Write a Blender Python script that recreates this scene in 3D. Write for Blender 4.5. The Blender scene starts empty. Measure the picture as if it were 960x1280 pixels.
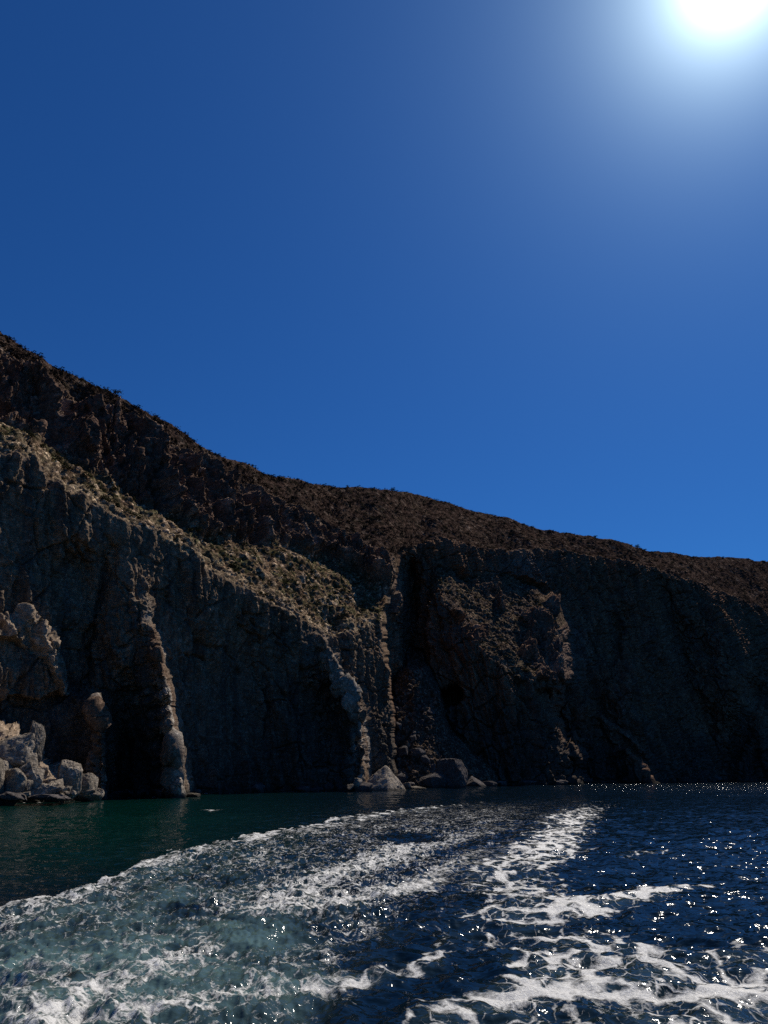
import bpy, math
import numpy as np
from mathutils import Vector, Matrix

C = bpy.context.scene.collection
RAD = math.radians
rng = np.random.default_rng(7)

# ------------------------------------------------------------------ camera
CAM_H = 4.0
PITCH = RAD(19.43)
F = 924.0                                   # focal length in pixels of the 960x1280 photograph
cd = bpy.data.cameras.new('camera')
cam = bpy.data.objects.new('camera', cd)
C.objects.link(cam)
cam.location = (0, 0, CAM_H)
cam.rotation_euler = (RAD(90) + PITCH, 0, 0)
cd.sensor_fit = 'VERTICAL'
cd.angle = 2 * math.atan(640 / F)
cd.clip_start = 0.1
cd.clip_end = 30000
bpy.context.scene.camera = cam

# ------------------------------------------------------------------ sun, sky, exposure
SUN_PX, SUN_PY = 912.0, -34.0
a_, b_ = (SUN_PX - 480) / F, (640 - SUN_PY) / F
sd = Vector((a_, math.cos(PITCH) - b_ * math.sin(PITCH), math.sin(PITCH) + b_ * math.cos(PITCH))).normalized()
SUN_EL = math.asin(sd.z)
SUN_AZ = math.atan2(sd.x, sd.y)
SC = bpy.context.scene
SC.view_settings.view_transform = 'Standard'
SC.view_settings.look = 'None'
SC.view_settings.gamma = 1
SC.view_settings.exposure = 0.0
SC.render.engine = 'CYCLES'
SC.cycles.max_bounces = 5
SC.cycles.diffuse_bounces = 3
SC.cycles.transparent_max_bounces = 8
SC.cycles.sample_clamp_indirect = 4
SC.cycles.sample_clamp_direct = 30
SC.cycles.use_denoising = False

ld = bpy.data.lights.new('sun', 'SUN')
ld.energy = 4.6
ld.angle = RAD(0.53)
ld.color = (1.0, 0.93, 0.83)
lo = bpy.data.objects.new('sun', ld)
C.objects.link(lo)
lo.rotation_euler = sd.to_track_quat('Z', 'Y').to_euler()
lo.location = (0, 0, 300)

w = bpy.data.worlds.new('World')
SC.world = w
w.use_nodes = True
nt = w.node_tree
nt.nodes.clear()


def nd(t, typ, **kw):
    n = t.nodes.new(typ)
    for k, v in kw.items():
        setattr(n, k, v)
    return n


def mth(t, op, a, b=None, c=None, clamp=False):
    n = t.nodes.new('ShaderNodeMath')
    n.operation = op
    n.use_clamp = clamp
    for i, v in enumerate((a, b, c)):
        if v is None:
            continue
        if isinstance(v, (int, float)):
            n.inputs[i].default_value = v
        else:
            t.links.new(v, n.inputs[i])
    return n.outputs[0]


def mixc(t, fac, a, b, blend='MIX'):
    n = t.nodes.new('ShaderNodeMix')
    n.data_type = 'RGBA'
    n.blend_type = blend
    for sock, v in ((n.inputs[0], fac), (n.inputs[6], a), (n.inputs[7], b)):
        if isinstance(v, (int, float)):
            sock.default_value = v
        elif isinstance(v, tuple):
            sock.default_value = (*v, 1) if len(v) == 3 else v
        else:
            t.links.new(v, sock)
    return n.outputs[2]


sky = nd(nt, 'ShaderNodeTexSky', sky_type='NISHITA')
sky.sun_disc = False
sky.sun_elevation = SUN_EL
sky.sun_rotation = SUN_AZ
sky.altitude = 0
sky.air_density = 1.0
sky.dust_density = 0.15
sky.ozone_density = 4.0
tint = mixc(nt, 1.0, sky.outputs[0], (0.17, 0.565, 1.10), 'MULTIPLY')
# the bright circle of scattered light round the real sun
geo = nd(nt, 'ShaderNodeTexCoord')
nrm = nd(nt, 'ShaderNodeVectorMath', operation='NORMALIZE')
nt.links.new(geo.outputs['Generated'], nrm.inputs[0])
dt = nd(nt, 'ShaderNodeVectorMath', operation='DOT_PRODUCT')
nt.links.new(nrm.outputs[0], dt.inputs[0])
dt.inputs[1].default_value = sd
th = mth(nt, 'ARCCOSINE', mth(nt, 'MINIMUM', dt.outputs['Value'], 0.9999999))
thd = mth(nt, 'MULTIPLY', th, 180 / math.pi)


def lobe(width, amp):
    return mth(nt, 'MULTIPLY', mth(nt, 'EXPONENT', mth(nt, 'MULTIPLY', thd, -1.0 / width)), amp)


def scaled(col, f):
    n = nd(nt, 'ShaderNodeVectorMath', operation='SCALE')
    n.inputs[0].default_value = col
    nt.links.new(f, n.inputs['Scale'])
    return n.outputs[0]


def addv(a, b):
    n = nd(nt, 'ShaderNodeVectorMath', operation='ADD')
    nt.links.new(a, n.inputs[0])
    nt.links.new(b, n.inputs[1])
    return n.outputs[0]


aur = addv(addv(scaled((1.0, 0.97, 0.88), lobe(0.8, 90)), scaled((0.80, 1.0, 1.0), lobe(2.7, 40.0))),
           scaled((0.62, 0.85, 1.0), lobe(8.5, 4.8)))
bg = nd(nt, 'ShaderNodeBackground')
nt.links.new(addv(tint, aur), bg.inputs[0])
bg.inputs[1].default_value = 0.06
wo = nd(nt, 'ShaderNodeOutputWorld')
nt.links.new(bg.outputs[0], wo.inputs[0])

# ------------------------------------------------------------------ helpers


def tag(o, label=None, cat=None, group=None, kind=None):
    for k, v in (('label', label), ('category', cat), ('group', group), ('kind', kind)):
        if v:
            o[k] = v
    return o


def smooth(e0, e1, x):
    t = np.clip((x - e0) / (e1 - e0), 0, 1)
    return t * t * (3 - 2 * t)


def _hash(ix, iy, iz, s):
    with np.errstate(over='ignore'):
        h = (ix.astype(np.uint32) * np.uint32(374761393) + iy.astype(np.uint32) * np.uint32(668265263)
             + iz.astype(np.uint32) * np.uint32(2147483647) + np.uint32((s * 144269504 + 1013904223) & 0xffffffff))
        h = (h ^ (h >> np.uint32(13))) * np.uint32(1274126177)
        h = (h ^ (h >> np.uint32(16))) * np.uint32(2246822519)
        return h ^ (h >> np.uint32(15))


def noise(x, y, z, s=0):
    x, y, z = np.broadcast_arrays(x, y, z)
    fx, fy, fz = np.floor(x), np.floor(y), np.floor(z)
    ix, iy, iz = fx.astype(np.int64), fy.astype(np.int64), fz.astype(np.int64)
    x, y, z = x - fx, y - fy, z - fz
    u, v, q = [t * t * t * (t * (t * 6 - 15) + 10) for t in (x, y, z)]
    out = 0
    for dx in (0, 1):
        for dy in (0, 1):
            for dz in (0, 1):
                h = _hash(ix + dx, iy + dy, iz + dz, s)
                gx = (h & np.uint32(1023)).astype(np.float64) / 511.5 - 1
                gy = ((h >> np.uint32(10)) & np.uint32(1023)).astype(np.float64) / 511.5 - 1
                gz = ((h >> np.uint32(20)) & np.uint32(1023)).astype(np.float64) / 511.5 - 1
                val = gx * (x - dx) + gy * (y - dy) + gz * (z - dz)
                out = out + val * (u if dx else 1 - u) * (v if dy else 1 - v) * (q if dz else 1 - q)
    return out * 1.5


def fbm(x, y, z, octv=4, s=0, gain=0.5, ridged=False):
    a, t, f = 1.0, 0, 1.0
    for i in range(octv):
        n = noise(x * f, y * f, z * f, s + i * 17)
        if ridged:
            n = 1 - 2 * np.abs(n) * 1.6
        t = t + n * a
        a *= gain
        f *= 2.03
    return t


def worley(x, y, z=None, s=0):
    """first and second distances, and the id of the nearest cell (0..1)"""
    d1 = np.full(x.shape, 9.0)
    d2 = np.full(x.shape, 9.0)
    cid = np.zeros(x.shape)
    ix, iy = np.floor(x).astype(np.int64), np.floor(y).astype(np.int64)
    iz = np.floor(z).astype(np.int64) if z is not None else np.zeros_like(ix)
    for dx in (-1, 0, 1):
        for dy in (-1, 0, 1):
            for dz in ((-1, 0, 1) if z is not None else (0,)):
                h = _hash(ix + dx, iy + dy, iz + dz, s)
                px = ix + dx + (h & np.uint32(1023)) / 1023.0
                py = iy + dy + ((h >> np.uint32(10)) & np.uint32(1023)) / 1023.0
                d = (px - x) ** 2 + (py - y) ** 2
                if z is not None:
                    pz = iz + dz + ((h >> np.uint32(20)) & np.uint32(1023)) / 1023.0
                    d = d + (pz - z) ** 2
                d = np.sqrt(d)
                near = d < d1
                d2 = np.where(near, d1, np.minimum(d2, d))
                cid = np.where(near, ((h >> np.uint32(5)) & np.uint32(4095)) / 4095.0, cid)
                d1 = np.minimum(d1, d)
    return d1, d2, cid


def blur(a, n, axis):
    n = int(n)
    if n < 1:
        return a
    k = np.hanning(2 * n + 3)[1:-1]
    k /= k.sum()
    pad = [(0, 0)] * a.ndim
    pad[axis] = (n, n)
    p = np.pad(a, pad, mode='edge')
    out = np.zeros_like(a)
    L = a.shape[axis]
    for i, kk in enumerate(k):
        sl = [slice(None)] * a.ndim
        sl[axis] = slice(i, i + L)
        out += kk * p[tuple(sl)]
    return out


cp, sp = math.cos(PITCH), math.sin(PITCH)


def ray(px, py):
    """direction through a point of the photograph as azimuth and tangent of elevation"""
    a, b = (np.asarray(px, float) - 480) / F, (640 - np.asarray(py, float)) / F
    x, y, z = a, cp - b * sp, sp + b * cp
    return np.arctan2(x, y), z / np.hypot(x, y)


def pix(az, te):
    x, y, z = np.sin(az), np.cos(az), te
    fw = cp * y + sp * z
    return 480 + F * x / fw, 640 - F * (-sp * y + cp * z) / fw


def poly(pts, x):
    p = np.array(pts, float)
    return np.interp(x, p[:, 0], p[:, 1])


def grid_faces(nr, nc, closed=False):
    r = np.arange(nr - 1)[:, None]
    c = np.arange(nc if closed else nc - 1)[None, :]
    c2 = (c + 1) % nc
    return np.stack([r * nc + c, r * nc + c2, (r + 1) * nc + c2, (r + 1) * nc + c], -1).reshape(-1, 4)


def mesh_obj(name, V, Fc, mat, normals=None, attrs=None, cols=None, parent=None, smooth_shade=True):
    used = np.unique(Fc)
    remap = np.full(len(V), -1, np.int64)
    remap[used] = np.arange(len(used))
    Vn, Fn = V[used], remap[Fc]
    me = bpy.data.meshes.new(name)
    me.vertices.add(len(Vn))
    me.vertices.foreach_set('co', Vn.astype(np.float32).ravel())
    k = Fn.shape[1]
    me.loops.add(Fn.size)
    me.loops.foreach_set('vertex_index', Fn.astype(np.int32).ravel())
    me.polygons.add(len(Fn))
    me.polygons.foreach_set('loop_start', np.arange(0, Fn.size, k, dtype=np.int32))
    me.update(calc_edges=True)
    me.polygons.foreach_set('use_smooth', np.full(len(Fn), smooth_shade))
    for kk, a in (attrs or {}).items():
        at = me.attributes.new(kk, 'FLOAT', 'POINT')
        at.data.foreach_set('value', a[used].astype(np.float32))
    for kk, a in (cols or {}).items():
        at = me.attributes.new(kk, 'FLOAT_COLOR', 'POINT')
        at.data.foreach_set('color', np.c_[a[used], np.ones(len(used))].astype(np.float32).ravel())
    if normals is not None:
        me.normals_split_custom_set_from_vertices(normals[used].astype(np.float32))
    me.materials.append(mat)
    o = bpy.data.objects.new(name, me)
    C.objects.link(o)
    if parent:
        o.parent = parent
    return o


def new_mat(name):
    m = bpy.data.materials.new(name)
    m.use_nodes = True
    t = m.node_tree
    b = t.nodes['Principled BSDF']
    return m, t, b


def tnoise(t, co, scale, detail=5, rough=0.6, vscale=None):
    if vscale:
        mp = nd(t, 'ShaderNodeMapping')
        mp.inputs['Scale'].default_value = vscale
        t.links.new(co, mp.inputs[0])
        co = mp.outputs[0]
    n = nd(t, 'ShaderNodeTexNoise')
    n.inputs['Scale'].default_value = scale
    n.inputs['Detail'].default_value = detail
    n.inputs['Roughness'].default_value = rough
    t.links.new(co, n.inputs['Vector'])
    return n.outputs[0]


def rng_map(t, v, a, b, c, d):
    n = nd(t, 'ShaderNodeMapRange')
    t.links.new(v, n.inputs[0])
    for i, q in enumerate((a, b, c, d)):
        n.inputs[i + 1].default_value = q
    return n.outputs[0]


# ------------------------------------------------------------------ rock materials
def rock_material(name, use_attr=True, base=(0.2, 0.18, 0.16), bump=0.5, vs=(1, 1, 0.25), bscale=1.0, lo_hi=(0.62, 1.4), speck=0.3):
    m, t, b = new_mat(name)
    tc = nd(t, 'ShaderNodeTexCoord')
    co = tc.outputs['Object']
    gp = nd(t, 'ShaderNodeNewGeometry')
    sx = nd(t, 'ShaderNodeSeparateXYZ')
    t.links.new(gp.outputs['Position'], sx.inputs[0])
    if use_attr:
        at = nd(t, 'ShaderNodeAttribute', attribute_name='col')
        col = at.outputs['Color']
    else:
        oi = nd(t, 'ShaderNodeObjectInfo')
        k = rng_map(t, oi.outputs['Random'], 0, 1, 0.75, 1.2)
        rgb = nd(t, 'ShaderNodeRGB')
        rgb.outputs[0].default_value = (*base, 1)
        vm = nd(t, 'ShaderNodeVectorMath', operation='SCALE')
        t.links.new(rgb.outputs[0], vm.inputs[0])
        t.links.new(k, vm.inputs['Scale'])
        col = vm.outputs[0]
    n1 = tnoise(t, co, 0.45 * bscale, 8, 0.65, vs)
    n2 = tnoise(t, co, 2.2 * bscale, 6, 0.7)
    n3 = tnoise(t, co, 1.1 * bscale, 5, 0.75, (0.5, 0.5, 3.0))
    f = mth(t, 'MULTIPLY', rng_map(t, n1, 0.3, 0.7, *lo_hi), mth(t, 'MULTIPLY', rng_map(t, n2, 0.3, 0.7, 0.65, 1.4), rng_map(t, n3, 0.3, 0.7, 0.75, 1.3)))
    vo = nd(t, 'ShaderNodeTexVoronoi')
    vo.inputs['Scale'].default_value = 1.7 * bscale
    t.links.new(co, vo.inputs['Vector'])
    sp_ = nd(t, 'ShaderNodeSeparateColor')
    t.links.new(vo.outputs['Color'], sp_.inputs[0])
    sp2 = mth(t, 'POWER', sp_.outputs[0], 3.0)
    f = mth(t, 'MULTIPLY', f, rng_map(t, sp2, 0, 1, 1 - 0.45 * speck, 1 + 1.9 * speck))
    vm = nd(t, 'ShaderNodeVectorMath', operation='SCALE')
    t.links.new(col, vm.inputs[0])
    t.links.new(f, vm.inputs['Scale'])
    zz = mth(t, 'ADD', sx.outputs['Z'], mth(t, 'MULTIPLY', mth(t, 'SUBTRACT', n2, 0.5), 1.6))
    wet = mixc(t, rng_map(t, zz, 0.35, 0.95, 0.28, 1.0), (0.035, 0.034, 0.028), vm.outputs[0])
    t.links.new(wet, b.inputs['Base Color'])
    b.inputs['Roughness'].default_value = 0.9
    b.inputs['Specular IOR Level'].default_value = 0.0
    h = mth(t, 'ADD', mth(t, 'MULTIPLY', n1, 1.2), mth(t, 'ADD', mth(t, 'MULTIPLY', n2, 0.5), mth(t, 'MULTIPLY', n3, 0.5)))
    bp = nd(t, 'ShaderNodeBump')
    bp.inputs['Strength'].default_value = bump
    bp.inputs['Distance'].default_value = 0.8 / bscale
    t.links.new(h, bp.inputs['Height'])
    t.links.new(bp.outputs[0], b.inputs['Normal'])
    return m


M_cliff = rock_material('cliff rock', bump=0.8)
M_hill = rock_material('hill soil', bump=0.8, vs=(1, 1, 1), lo_hi=(0.35, 1.8), speck=0.55)
M_scree = rock_material('scree stones', bump=0.9, vs=(1, 1, 1), lo_hi=(0.4, 1.7), speck=0.8)
M_boulder = rock_material('pale boulder rock', False, (0.25, 0.21, 0.165), 1.0, (1, 1, 0.6), 1.6)
M_dark = rock_material('dark wet rock', False, (0.085, 0.075, 0.07), 0.6, (1, 1, 0.6), 1.6)

# ------------------------------------------------------------------ the coast: layered relief
NU, NV, NB = 1120, 640, 26
az = np.linspace(RAD(-39), RAD(38), NU)
SKY = [(-420, 150), (-300, 225), (-200, 290), (-100, 350), (0, 415), (40, 437), (85, 462), (140, 492), (200, 527), (250, 556),
       (280, 572), (330, 590), (380, 603), (430, 613), (480, 615), (520, 618), (560, 627), (620, 645), (680, 661),
       (720, 667), (770, 678), (820, 687), (870, 694), (920, 699), (960, 702), (1060, 716), (1200, 740), (1500, 800)]
spx = np.linspace(-420, 1500, 2000)
saz, ste = ray(spx, poly(SKY, spx))
te_hi = np.interp(az, saz, ste)
te_hi += 0.0012 * fbm(az * 60, 0 * az, 0 * az, 3, 5)
el_hi = np.arctan(te_hi)
el = RAD(-3.0) + np.linspace(0, 1, NV)[:, None] * (el_hi - RAD(-3.0))[None, :]
TE = np.tan(el)
AZ = np.broadcast_to(az, (NV, NU))
PX, PY = pix(AZ, TE)
# wandering of every drawn line
WX = PX + 5 * fbm(PX / 45, PY / 45, 0 * PX, 4, 1)
WY = PY + 5 * fbm(PX / 45, PY / 45, 0 * PX + 9, 4, 2)
WXs = PX + 2.5 * fbm(PX / 22, PY / 22, 0 * PX, 3, 3)
WYs = PY + 3 * fbm(PX / 22, PY / 22, 0 * PX + 9, 3, 4)
DE = np.diff(el, axis=0)


def integrate(B, ts):
    R = np.empty((NV, NU))
    R[0] = B
    for j in range(1, NV):
        te = 0.5 * (TE[j - 1] + TE[j])
        t = np.maximum(ts[j], te + 0.12)
        z = CAM_H + R[j - 1] * TE[j]
        d = R[j - 1] * (1 + te * te) * DE[j - 1] / (t - te)
        R[j] = R[j - 1] + np.where(z > 0, np.minimum(d, 6), 0)
    return R


# px of the waterline of each column
pxb = pix(az, np.full(NU, -0.02))[0]
Lpts = [(-300, 470), (-150, 520), (0, 567), (40, 572), (70, 605), (110, 627), (180, 660), (240, 700), (320, 745), (380, 776),
        (410, 795), (440, 792), (470, 780), (480, 768), (489, 725), (498, 700), (520, 686), (545, 674), (600, 690), (650, 688),
        (700, 688), (760, 698), (820, 712), (900, 742), (960, 765), (1100, 800), (1500, 860)]
Upts = [(-300, 430), (-150, 490), (0, 532), (60, 556), (110, 588), (150, 612), (200, 642), (250, 668), (300, 680), (350, 684), (400, 694),
        (440, 712), (475, 735), (489, 715), (500, 695), (530, 680), (600, 680), (1500, 600)]
HUpts = [(-300, 150), (0, 430), (100, 480), (200, 545), (260, 585), (320, 612), (380, 640), (430, 672), (470, 690), (500, 692), (545, 674),
         (600, 690), (1500, 860)]     # above this the smooth brown hill begins
yL = poly(Lpts, WXs) + (WYs - PY)
yU = poly(Upts, WX) + (WY - PY)
yH = poly(HUpts, WX) + (WY - PY)
steep = smooth(-5, 5, PY - yL)                       # 1 below the cliff edge
crag = smooth(-8, 8, yU - PY) * smooth(-8, 8, PY - yH) * smooth(520, 470, PX) * (1 - steep)
hill = smooth(-8, 8, yH - PY) * (1 - steep)
hill = np.where(PX > 520, 1 - steep, hill)
ledge = np.clip(1 - steep - crag - hill, 0, 1)
wall_tan = poly([(-300, 14), (300, 14), (480, 8), (520, 5), (700, 3.6), (960, 3.0), (1200, 3)], PX)
Bs = poly([(-500, 96), (-200, 122), (0, 137), (60, 140), (130, 144), (180, 150), (240, 157), (300, 165), (380, 180), (440, 192), (470, 201),
           (492, 250), (502, 262), (520, 274), (560, 285), (620, 308), (700, 332), (770, 352), (830, 372), (900, 400), (960, 428), (1200, 540), (1500, 700)], pxb)
Bs = blur(Bs, 5, 0)
Bl = np.where(pxb > 440, 194 + (pxb - 440) * 0.30, Bs)


def cleaned(R_, yl):
    # take the column streaks out of everything above the cliff edge
    fd = smooth(0, 60, yl - PY)
    return R_ * (1 - fd) + blur(R_, 14, 1) * fd


def slopes(yl, yu, yh, hill_right=True):
    st = smooth(-5, 5, PY - yl)
    cg = smooth(-8, 8, yu - PY) * smooth(-8, 8, PY - yh) * smooth(520, 470, PX) * (1 - st)
    hl = smooth(-8, 8, yh - PY) * (1 - st)
    if hill_right:
        hl = np.where(PX > 520, 1 - st, hl)
    lg = np.clip(1 - st - cg - hl, 0, 1)
    return st, cg, hl, lg, 1 / (st / wall_tan + cg / 1.26 + hl / HT + lg / 0.74)


HT = poly([(-200, 1.35), (100, 1.2), (300, 0.98), (450, 0.84), (960, 0.74)], PX)
cG = poly([(600, 520), (660, 512), (690, 500), (740, 489), (765, 480), (800, 481), (850, 487), (880, 490), (930, 494), (1010, 498)], WYs)
cG = cG + 3.5 * fbm(PY / 16, PX * 0, PX * 0, 4, 78, 0.6)
sdL = smooth(-2.5, 2.5, WXs - cG)
LL = [p for p in Lpts if p[0] < 475] + [(520, 760), (1500, 700)]
UL = [p for p in Upts if p[0] < 476] + [(520, 745), (1500, 690)]
HL = [p for p in HUpts if p[0] < 480] + [(540, 715), (1500, 680)]
SL = slopes(poly(LL, WXs) + (WYs - PY), poly(UL, WX) + (WY - PY), poly(HL, WX) + (WY - PY), False)
LR = [(-300, 690), (495, 692)] + [p for p in Lpts if p[0] > 500]
SR_ = slopes(poly(LR, WXs) + (WYs - PY), yU, yH)
RAl = cleaned(integrate(Bl, SL[4]), poly(LL, WXs))
RAr = cleaned(integrate(np.where(pxb < 502, 262 + 0 * pxb, Bs), SR_[4]), poly(LR, WXs))
RA = RAl * (1 - sdL) + RAr * sdL
sL_ = smooth(640, 700, PY) * 1.0                      # above the gully head both masses are one hillside
RAm = blur(RA, 22, 1)
nearG = np.exp(-((PX - 500) / 40) ** 2) * (1 - smooth(665, 700, PY))
RA = RA * (1 - nearG) + RAm * nearG
steep, crag, hill, ledge = [SL[k] * (1 - sdL) + SR_[k] * sdL for k in range(4)]


def ridge(edge, amp, wl, wr, j=1.0):
    """spur standing out of the wall, its sharp edge drawn as (y, x)"""
    st_, sf_ = np.floor(PY / 11 + 0.8 * fbm(PX / 30, PY / 30, 0 * PX, 2, 76)), 0
    c = poly(edge, WYs) + j * (2.0 * fbm(PY / 14, PX * 0, PX * 0, 4, 77, 0.65) + 2.4 * (_hash(st_.astype(np.int64), 0 * st_.astype(np.int64), 0 * st_.astype(np.int64), 5) % 1000 / 1000.0 - 0.5))
    dx = WXs - c
    g = np.where(dx < 0, np.clip(1 + dx / wl, 0, 1) ** 1.6, np.clip(1 - dx / wr, 0, 1) ** 1.2)
    global near_edge
    near_edge = np.maximum(near_edge, np.exp(-((dx + 2) / 9) ** 2) * np.clip(poly(amp, WY) / 8, 0, 1))
    return poly(amp, WY) * g * (1 + 0.35 * fbm(PY / 16 + 0.02 * PX, PX / 60, 0 * PX, 3, 79))


near_edge = np.zeros((NV, NU))
# broad hollows and gullies of the cliff
Hn = np.clip((PY - yL) / 120, 0, 1)
px_, py_ = WX, WY


def gully(pts, half, depth, y0, y1, f0=25, f1=25):
    """pts: centre line as (y, x)"""
    c = poly(pts, py_)
    m = np.exp(-((px_ - c) / half) ** 2) * smooth(y0 - f0, y0 + f0, py_) * smooth(y1 + f1, y1 - f1, py_)
    return depth * m


RA = RA + gully([(650, 100), (760, 95), (880, 85)], 26, 5, 690, 880)
RA = RA + gully([(640, 150), (780, 118), (900, 95)], 12, 4, 690, 860)
RA = RA + gully([(740, 155), (1000, 158)], 20, 9, 880, 1010, 60)
RA = RA + gully([(700, 300), (1000, 300)], 60, 9, 800, 1010, 60)
RA = RA + gully([(780, 385), (880, 405), (1000, 430)], 20, 6, 850, 1010, 40)
RA = RA + gully([(690, 508), (800, 512), (1000, 530)], 16, 20, 700, 880, 20, 40)
RA = RA + gully([(700, 640), (1000, 600)], 50, 6, 740, 1010, 20)
# right hand cliffs: slanting ribs and V shaped gullies
RA = RA + gully([(700, 815), (760, 835), (850, 860), (900, 885), (1000, 900)], 15, 13, 725, 960, 25)
RA = RA + gully([(700, 770), (800, 770), (880, 765)], 12, 7, 760, 850, 25)
RA = RA + gully([(760, 870), (800, 868), (830, 862)], 22, 8, 790, 835, 20)
RA = RA + gully([(880, 940), (1000, 900)], 16, 14, 850, 1010, 20)
RA = RA - gully([(740, 905), (860, 925), (1000, 985)], 18, 12, 780, 1010, 40)
RA = RA - gully([(700, 690), (800, 700), (900, 720), (1000, 760)], 26, 9, 760, 1010, 40)
RA = RA - gully([(780, 760), (900, 790), (1000, 815)], 26, 14, 830, 1010, 40)
RA = RA - gully([(690, 850), (760, 895), (1000, 930)], 16, 7, 740, 900, 30)
RA = RA - ridge([(690, 183), (740, 186), (790, 190), (830, 201), (860, 211), (900, 216), (940, 223), (985, 230), (1010, 232)],
                [(700, 0), (740, 2), (800, 8), (860, 13), (990, 19)], 75, 7)
RA = RA - ridge([(865, 124), (900, 129), (940, 128), (1000, 131)], [(862, 0), (884, 8), (990, 14)], 55, 5)
RA = RA - ridge([(775, 396), (800, 402), (822, 411), (846, 424), (866, 440), (890, 448), (930, 451), (985, 456), (1010, 457)],
                [(775, 0), (800, 4), (860, 9), (990, 13)], 80, 9)
RA = RA - ridge([(900, 758), (930, 775), (960, 805), (990, 826), (1010, 830)], [(892, 0), (930, 8), (990, 18)], 70, 6)
RA = RA - ridge([(880, 735), (905, 762), (925, 790), (950, 812)], [(870, 0), (890, 7), (925, 7), (950, 0)], 50, 5)
# cave
cave = np.clip(1 - np.hypot((WXs - 562) / 19, (WYs - 869) / (18)), 0, 1)

Rs = [RA]
zone = np.zeros((NV, NU), int)     # 0 = main coast


def buttress(front, top, face_tan, top_tan, x0, x1, edge_l=3, edge_r=3, recede_l=60, recede_r=60, bottom=None, fall=0.8, warp=None, upper=None):
    """a spur in front of the coast: front = distance by px, top = its crest line by px"""
    wx, wy = (WXs, WYs) if warp is None else warp
    B = poly(front, pxb)
    yt = poly(top, wx)
    up = smooth(-4, 4, yt - wy)
    R = integrate(B, 1 / ((1 - up) / face_tan + up / top_tan))
    if not isinstance(x1, (int, float)):
        x1 = poly(x1, wy) + 16 * fbm(PY / 34, PX / 80, 0 * PX, 4, 501, 0.6)
    R = R + recede_l * np.clip((x0 - wx) / edge_l, 0, 6) ** 2 / 3 + recede_r * np.clip((wx - x1) / edge_r, 0, 6) ** 2 / 3
    R = R + 1e4 * ((x0 - wx) / edge_l > 6) + 1e4 * ((wx - x1) / edge_r > 6)
    R = R + fall * np.maximum(0, yt - wy - 12)
    if upper is not None:
        R = R + 1.2 * np.maximum(0, poly(upper, wx) - wy)
    if bottom is not None:
        R = R + 5 * np.clip((wy - poly(bottom, wx)) / 10, 0, 3) + 1e4 * ((wy - poly(bottom, wx)) / 10 > 3)
    return R


# pointed spur with a sunlit right edge, left bay
# tall spur that rises from the water at the middle of the left bay
# leaning tan slab above the left crags
b_slab = buttress([(-200, 118), (0, 130.5), (42, 134)], [(-120, 620), (-20, 645), (4, 655), (24, 668), (34, 700), (44, 762)], 1.9, 1.1, -400, 42, 8, 3, 10, 30,
                  bottom=[(-100, 700), (0, 712), (16, 738), (42, 768)])
b_crag = buttress([(-200, 118), (0, 133), (84, 138.5)], [(-120, 760), (-10, 782), (12, 776), (22, 772), (34, 790), (50, 800), (62, 798), (68, 820), (80, 842), (88, 870), (96, 1000)], 5.5, 1.1, -400, 80, 8, 5, 10, 30, bottom=[(-100, 860), (0, 868), (40, 872), (85, 862)])
b_foot = buttress([(-200, 98), (0, 119), (50, 125), (100, 132)], [(-120, 900), (0, 930), (22, 936), (30, 950), (50, 968), (62, 982), (90, 992), (130, 1004)], 1.4, 0.9, -400, 92, 8, 5, 10, 30)
# prow under the lower end of the ledge
b_knob = buttress([(400, 192), (430, 184), (458, 180)], [(380, 1000), (400, 940), (415, 925), (435, 950), (452, 958), (460, 990)], 5, 1.5, 395, 456, 16, 4, 10, 20)
# brown buttress with the cave and its green top
b_brown = buttress([(520, 286), (545, 276), (580, 270), (640, 270), (690, 280), (708, 288), (740, 300)],
                   [(530, 800), (538, 745), (545, 735), (560, 760), (590, 800), (620, 832), (650, 848), (690, 848), (700, 840), (712, 870), (740, 960), (760, 1000)],
                   8, 0.84, 541, [(640, 560), (690, 600), (720, 655), (760, 702), (782, 716), (800, 700), (850, 692), (868, 664), (900, 674), (940, 694), (985, 706)],
                   8, 9, 20, 9, fall=0.0, warp=(WX, WY), upper=[(530, 700), (600, 705), (650, 728), (700, 764), (760, 790)])
b_brown = b_brown + 22 * smooth(0.0, 0.25, cave)
b_tip = buttress([(600, 300), (640, 290), (680, 276), (708, 268), (716, 270)], [(600, 740), (660, 762), (690, 770), (706, 774), (714, 782), (722, 800)], 4, 1.4, 600, 712, 30, 3, 20, 40,
                 bottom=[(600, 780), (690, 796), (715, 790)])
# fan of fallen blocks in the gully
b_fan = buttress([(485, 232), (520, 230), (560, 240), (600, 252)], [(470, 1000), (492, 870), (510, 850), (530, 852), (548, 880), (560, 930), (590, 968), (620, 985)], 1.25, 1.0, 494, 600, 5, 10, 14, 14)

far_ = np.full((NV, NU), 1e5)
LAY = [far_, far_, b_slab, b_crag, b_foot, far_, b_knob, far_, b_brown, far_, far_, far_, b_fan]
R = RA.copy()
zid = np.zeros((NV, NU), int)
for i, Lr in enumerate(LAY):
    near = Lr < R
    zid = np.where(near, i + 1, zid)
    R = np.where(near, Lr, R)
Rc = R.copy()
# soften only the knife edges a little
R = 0.5 * R + 0.25 * np.roll(R, 1, 1) + 0.25 * np.roll(R, -1, 1)
R[:, 0], R[:, -1] = Rc[:, 0], Rc[:, -1]

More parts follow.
